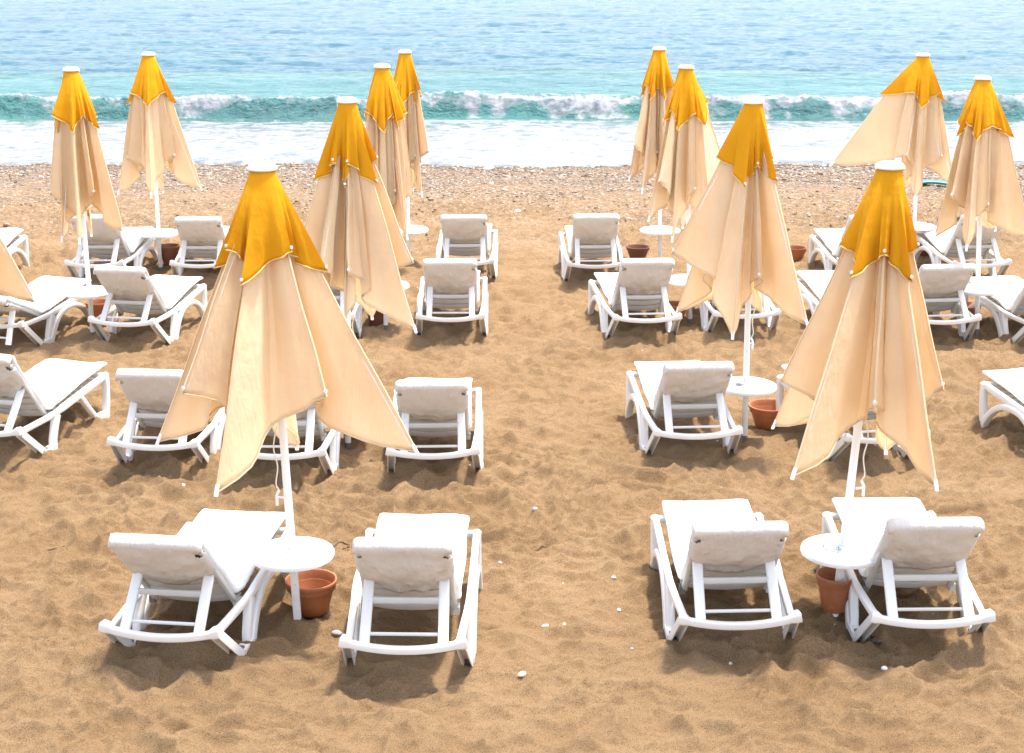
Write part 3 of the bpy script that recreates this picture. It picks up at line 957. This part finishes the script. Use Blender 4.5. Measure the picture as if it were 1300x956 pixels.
# ------------------------------------------------------------------ tables
TL = {
 1: 'round white table nearest on the left, a terracotta pot behind its peeling leg',
 2: 'round white table nearest on the right with a clear glass ashtray on it',
 3: 'round white table hidden behind the cream cloth of the front left parasol',
 4: 'round white table with a small dark stone lying on it',
 5: 'round white table at the left, tucked between two loungers under the leftmost whole parasol',
 6: 'round white table near the shore at the far left',
 7: 'small white table seen behind the long cream tip of the second left parasol',
 8: 'far round white table whose right half shows beside the left aisle parasols',
 9: 'far round white table at the aisle with a wide brown pot in front',
 10: 'white table partly hidden behind the third row lounger right of the aisle',
 11: 'far white table just right of the front right yellow cap',
 12: 'white table under the rightmost parasol between two loungers',
}
def make_table(k):
    (bx, by), (tx, ty, tz), _ = PAR[k]
    lean = (tx - bx) / tz
    root = empty('round_table', (bx, by, 0), 0, TL[k], 'table', 'round white tables set round the parasol poles')
    h = .44
    cx = lean * h
    m = MB()
    m.lathe([(.001, .0), (.226, .0), (.234, -.004), (.237, -.012), (.234, -.026), (.226, -.030), (.220, -.022), (.05, -.022), (.045, -.06), (.030, -.07), (.001, -.07)], (cx, 0, h), 48)
    for i in range(4):
        a = i * PI / 2 + .4
        m.box((cx + .12 * math.cos(a), .12 * math.sin(a), h - .030), (.08, .005, .008), Matrix.Rotation(a, 3, 'Z'))
    m.build('table_top', M_plastic, root)
    m = MB()
    if k in (1, 6): m.sweep([(lean * .38, 0, .38), (0, 0, .03)], .021, .021, n=12, k=7)
    else: m.sweep([(lean * .38, 0, .38), (0, 0, .03)], .023, .023, n=16, k=2)
    m.build('post', M_post, root)
    m = MB(); m.sweep([(0, 0, .04), (0, 0, -.08)], .016, .016, n=12, k=5)
    m.build('post_foot', M_rubber, root)
    # collar where the parasol pole passes through
    m = MB(); m.lathe([(.026, .0), (.036, .0), (.036, .016), (.030, .022), (.026, .022), (.026, .0)], (cx, 0, h), 24, caps=False)
    m.build('collar', M_cap, root)
for k in range(1, 13): make_table(k)

# ------------------------------------------------------------------ pots
POTS = [
 # x, y, rim radius, height, mat, label
 (-1.165, 8.22, .152, .205, 0, 'terracotta pot behind the peeling leg of the nearest left table'),
 (1.85, 8.10, .115, .22, 0, 'slim terracotta pot behind the leg of the nearest right table'),
 (2.06, 11.75, .165, .19, 0, 'wide terracotta pot right of the table with the dark stone'),
 (-1.19, 11.32, .13, .20, 0, 'terracotta pot low behind the front left parasol\'s right cloth tip'),
 (-1.345, 14.95, .125, .20, 1, 'dark brown pot below the small table behind the long cream tip'),
 (-4.00, 17.62, .125, .21, 1, 'brown pot under the far left table near the shore'),
 (1.50, 18.0, .145, .16, 1, 'brown pot in front of the far table right of the aisle'),
 (1.64, 15.0, .125, .20, 0, 'terracotta pot beside the right leg of the third row aisle lounger'),
 (3.40, 18.1, .13, .20, 0, 'terracotta pot rim peeping out right of the second right parasol cloth'),
 (-4.14, 14.95, .125, .20, 0, 'terracotta pot behind the frame of the lounger beside the leftmost whole parasol'),
 (4.56, 14.98, .135, .19, 0, 'terracotta pot behind the post of the table under the rightmost parasol'),
 (4.95, 18.15, .125, .20, 1, 'brown pot beside the far right table, behind the front right parasol'),
]
for x, y, r, h, mt, label in POTS:
    root = empty('plant_pot', (x, y, gz(x, y) - .012), random.Random(int(x * 50)).uniform(0, 6), label, 'plant pot', 'empty plant pots by the tables')
    mat = (M_terra, M_terra_d)[mt]
    m = MB()
    rb = r * .61
    m.lathe([(.001, 0), (rb * .92, 0), (rb, .008), (r * .80, h * .55), (r * .86, h * .74), (r * .81, h * .74), (rb * .9, .03), (rb * .8, .018), (.001, .016)], n=36)
    m.build('pot_body', mat, root)
    m = MB()
    m.lathe([(r * .83, h * .735), (r * .93, h * .735), (r * .94, h * .80), (r * .965, h * .90), (r, h * .91), (r * 1.01, h * .955), (r * .99, h), (r * .93, h), (r * .91, h * .97), (r * .87, h * .85), (r * .83, h * .735)], n=36, caps=False)
    m.build('pot_rim', mat, root)

# ------------------------------------------------------------------ small things
def stone_mesh(name, sx, sy, sz, seed, mat):
    bm = bmesh.new(); bmesh.ops.create_icosphere(bm, subdivisions=3, radius=1)
    for v in bm.verts:
        d = 1 + .28 * mnoise.noise(v.co * 1.1 + Vector((seed, 0, 0))) + .08 * mnoise.noise(v.co * 3 + Vector((seed, 4, 0)))
        v.co = Vector((v.co.x * sx * d, v.co.y * sy * d, v.co.z * sz * d))
    me = bpy.data.meshes.new(name); bm.to_mesh(me); bm.free()
    o = link_mesh(name, me, mat)
    return o
M_st_w = mat_simple('pale_stone', (.68, .62, .54), .8, .12, 30, .2, 60)
M_st_g = mat_simple('grey_stone', (.32, .31, .30), .75, .2, 30, .2, 60)
M_shell = mat_simple('shell', (.80, .76, .70), .6, .08, 30)
STONES = [
 (-.987, 7.92, .022, .030, .013, M_st_g, 1, 'grey white pebble left of the nearest aisle lounger by the left table'),
 (-2.66, 7.68, .020, .013, .010, M_st_g, 2, 'grey pebble on the open sand in the lower left'),
 (.053, 7.36, .022, .018, .014, M_st_w, 3, 'rounded pale stone at the bottom of the central aisle'),
 (-.075, 8.86, .020, .013, .010, M_st_g, 4, 'blue grey pebble on the aisle beside the nearest left lounger\'s foot end'),
 (.19, 8.05, .020, .012, .008, M_shell, 5, 'white shell chip in the middle of the near aisle'),
 (.30, 8.06, .026, .009, .006, M_shell, 6, 'long thin white chip right of the shell chip in the near aisle'),
 (.155, 9.66, .026, .019, .016, M_st_g, 7, 'striped grey stone in the middle of the aisle at second row height'),
 (-1.31, 7.83, .028, .008, .007, M_shell, 8, 'white splinter below the pot of the nearest left table'),
 (1.995, 7.46, .020, .015, .010, M_shell, 9, 'left white shell below the nearest right lounger'),
 (2.20, 7.46, .018, .014, .009, M_shell, 10, 'right white shell below the nearest right lounger'),
 (.63, 8.30, .016, .012, .009, M_st_w, 11, 'small pale pebble in the right half of the near aisle'),
 (.62, 8.64, .014, .010, .008, M_st_w, 12, 'small pale pebble farther up the right half of the aisle'),
 (1.19, 7.60, .012, .010, .008, M_st_w, 13, 'small pale pebble under the nearest right aisle lounger'),
 (1.47, 10.2, .03, .016, .008, M_shell, 14, 'white chip below the second row lounger right of the aisle'),
 (3.95, 9.68, .022, .016, .011, M_st_w, 15, 'pale pebble on the sand near the right edge'),
 (3.4, 9.66, .016, .012, .008, M_st_w, 16, 'pale pebble right of the front right parasol cloth'),
 (2.55, 13.25, .05, .025, .012, M_shell, 17, 'white flat stone beside the right parasol row, near the third row'),
 (-2.3, 10.1, .022, .016, .010, M_shell, 18, 'white chip in the shadow left of the front left parasol'),
 (.08, 21.6, .05, .04, .03, M_st_w, 19, 'pale stone standing out on the far aisle sand'),
 (-.42, 28.0, .16, .07, .07, M_st_g, 20, 'dark rock at the water line straight up the aisle'),
]
for x, y, sx, sy, sz, mt, sd_, label in STONES:
    o = stone_mesh('stone', sx, sy, sz, sd_, mt)
    o.location = (x, y, gz(x, y) + sz * .45); o.rotation_euler = (0, 0, sd_ * 1.3)
    tag(o, label, 'stone')
# tiny chips that look all alike
rng = random.Random(12)
chip = None
for i in range(72):
    y = 6.8 + 11.5 * rng.random() ** .8; x = rng.uniform(-.36, .36) * y
    s = rng.uniform(.005, .011)
    if chip is None:
        chip = stone_mesh('pebble', 1, .7, .5, 3, M_shell); o = chip
        dark = stone_mesh('pebble', 1, .7, .5, 9, M_st_g)
        dark.location = (.5, 9.2, gz(.5, 9.2)); dark.scale = (.009,) * 3
        tag(dark, 'tiny dark chip lying loose on the sand', 'pebble', 'dark chips scattered on the sand')
    else:
        o = (dark if i % 3 == 0 else chip).copy(); col.objects.link(o)
    if i == 0: tag(chip, 'tiny pale chip lying loose on the sand', 'pebble', 'pale chips scattered on the sand')
    o.location = (x, y, gz(x, y) + s * .2); o.scale = (s, s, s); o.rotation_euler = (0, 0, rng.uniform(0, 6))

TWIGS = [(.17, 9.12, .14, .5, 'short dark twig on the aisle sand, right one of two'), (-.22, 8.98, .12, -.45, 'thin dark twig on the aisle sand near the aisle lounger\'s foot end'),
         (-1.12, 9.20, .16, .45, 'dark twig behind the nearest left table'), (3.35, 9.15, .20, .35, 'dark twig right of the front right parasol'),
         (2.55, 9.1, .16, .1, 'dark twig beside the pole of the front right parasol'), (-2.9, 9.1, .15, -.3, 'brown root lying left of the nearest left lounger')]
for x, y, L_, a, label in TWIGS:
    m = MB(); pts = []
    for i in range(7):
        t = i / 6 - .5
        px = x + L_ * t * math.cos(a); py = y + L_ * t * math.sin(a) + .012 * math.sin(t * 7)
        pts.append((px, py, gz(px, py) + .004))
    m.sweep(pts, [.002, .004, .006, .007, .006, .004, .002], [.002, .004, .006, .006, .006, .004, .002], side=(0, 0, 1), n=6, k=2)
    tag(m.build('twig', M_twig), label, 'twig')
# weed clump behind the front left table
def weed(x, y, n_, spread, label, seed):
    rg = random.Random(seed); m = MB()
    for i in range(n_):
        a = rg.uniform(0, 6.28); r_ = rg.uniform(0, spread) ; px = x + r_ * 2.2 * math.cos(a); py = y + r_ * math.sin(a)
        b = rg.uniform(0, 6.28); q = .02
        z = gz(px, py)
        m.sweep([(px, py, z - .002), (px + q * math.cos(b) * .5, py + q * math.sin(b) * .5, z + rg.uniform(.004, .014)), (px + q * math.cos(b), py + q * math.sin(b), z)], .0035, .002, side=(0, 0, 1), n=5, k=2)
    tag(m.build('dried_weed', M_twig), label, 'seaweed')
weed(-1.60, 9.18, 70, .055, 'clump of dark dried weed under the lowest tip of the front left parasol', 4)
weed(-1.02, 9.15, 26, .04, 'sparse dark dried weed right of the front left parasol pole', 5)

# orange ball
o = stone_mesh('ball', .045, .045, .042, 50, M_orange)
o.location = (-4.22, 17.3, gz(-4.22, 17.3) + .035)
tag(o, 'small orange ball on the sand below the far left table', 'ball')
# teal mat / board by the water
m = MB(); m.sweep(smoothpath([(-.27, 0, .03), (-.1, .02, .055), (.1, .0, .05), (.27, -.02, .025)], 10), .09, .028, side=(0, 1, 0), n=14, k=3)
o = m.build('float_board', M_teal); o.location = (6.82, 24.8, gz(6.82, 24.8)); tag(o, 'flat teal float lying on the shingle behind the far right parasol', 'float')
# dark strap under the near right lounger
m = MB()
pts = [(.036 * math.cos(a) * (1 + .2 * math.sin(2 * a)), .05 * math.sin(a), .012 + .008 * math.sin(3 * a)) for a in [i * 2 * PI / 20 for i in range(20)]]
m.sweep(pts, .007, .009, side=(0, 0, 1), n=8, k=2, closed=True)
o = m.build('rubber_strap', M_black); o.location = (2.02, 7.80, gz(2.02, 7.80)); tag(o, 'black rubber strap coiled beside the left foot of the nearest right lounger', 'strap')
# things on the tables
def lean_pt(k, dx, dy):
    (bx, by), (tx, ty, tz), _ = PAR[k]
    return (bx + (tx - bx) / tz * .44 + dx, by + dy, .44)
o = stone_mesh('stone', .022, .014, .010, 33, M_st_g); p = lean_pt(4, -.06, -.02); o.location = (p[0], p[1], p[2] + .009)
tag(o, 'small dark grey stone lying on a round white table', 'stone')
mg, n_, l_, b_ = new_mat('clear_glass')
b_.inputs['Base Color'].default_value = (.92, .96, .96, 1); b_.inputs['Roughness'].default_value = .05
b_.inputs['Transmission Weight'].default_value = 1; b_.inputs['IOR'].default_value = 1.45
m = MB(); m.lathe([(.001, 0), (.040, 0), (.046, .024), (.038, .024), (.033, .007), (.001, .006)], n=28)
o = m.build('ashtray', mg); p = lean_pt(2, -.075, -.03); o.location = (p[0], p[1], p[2] + .001)
tag(o, 'clear glass ashtray on the nearest right table', 'ashtray')
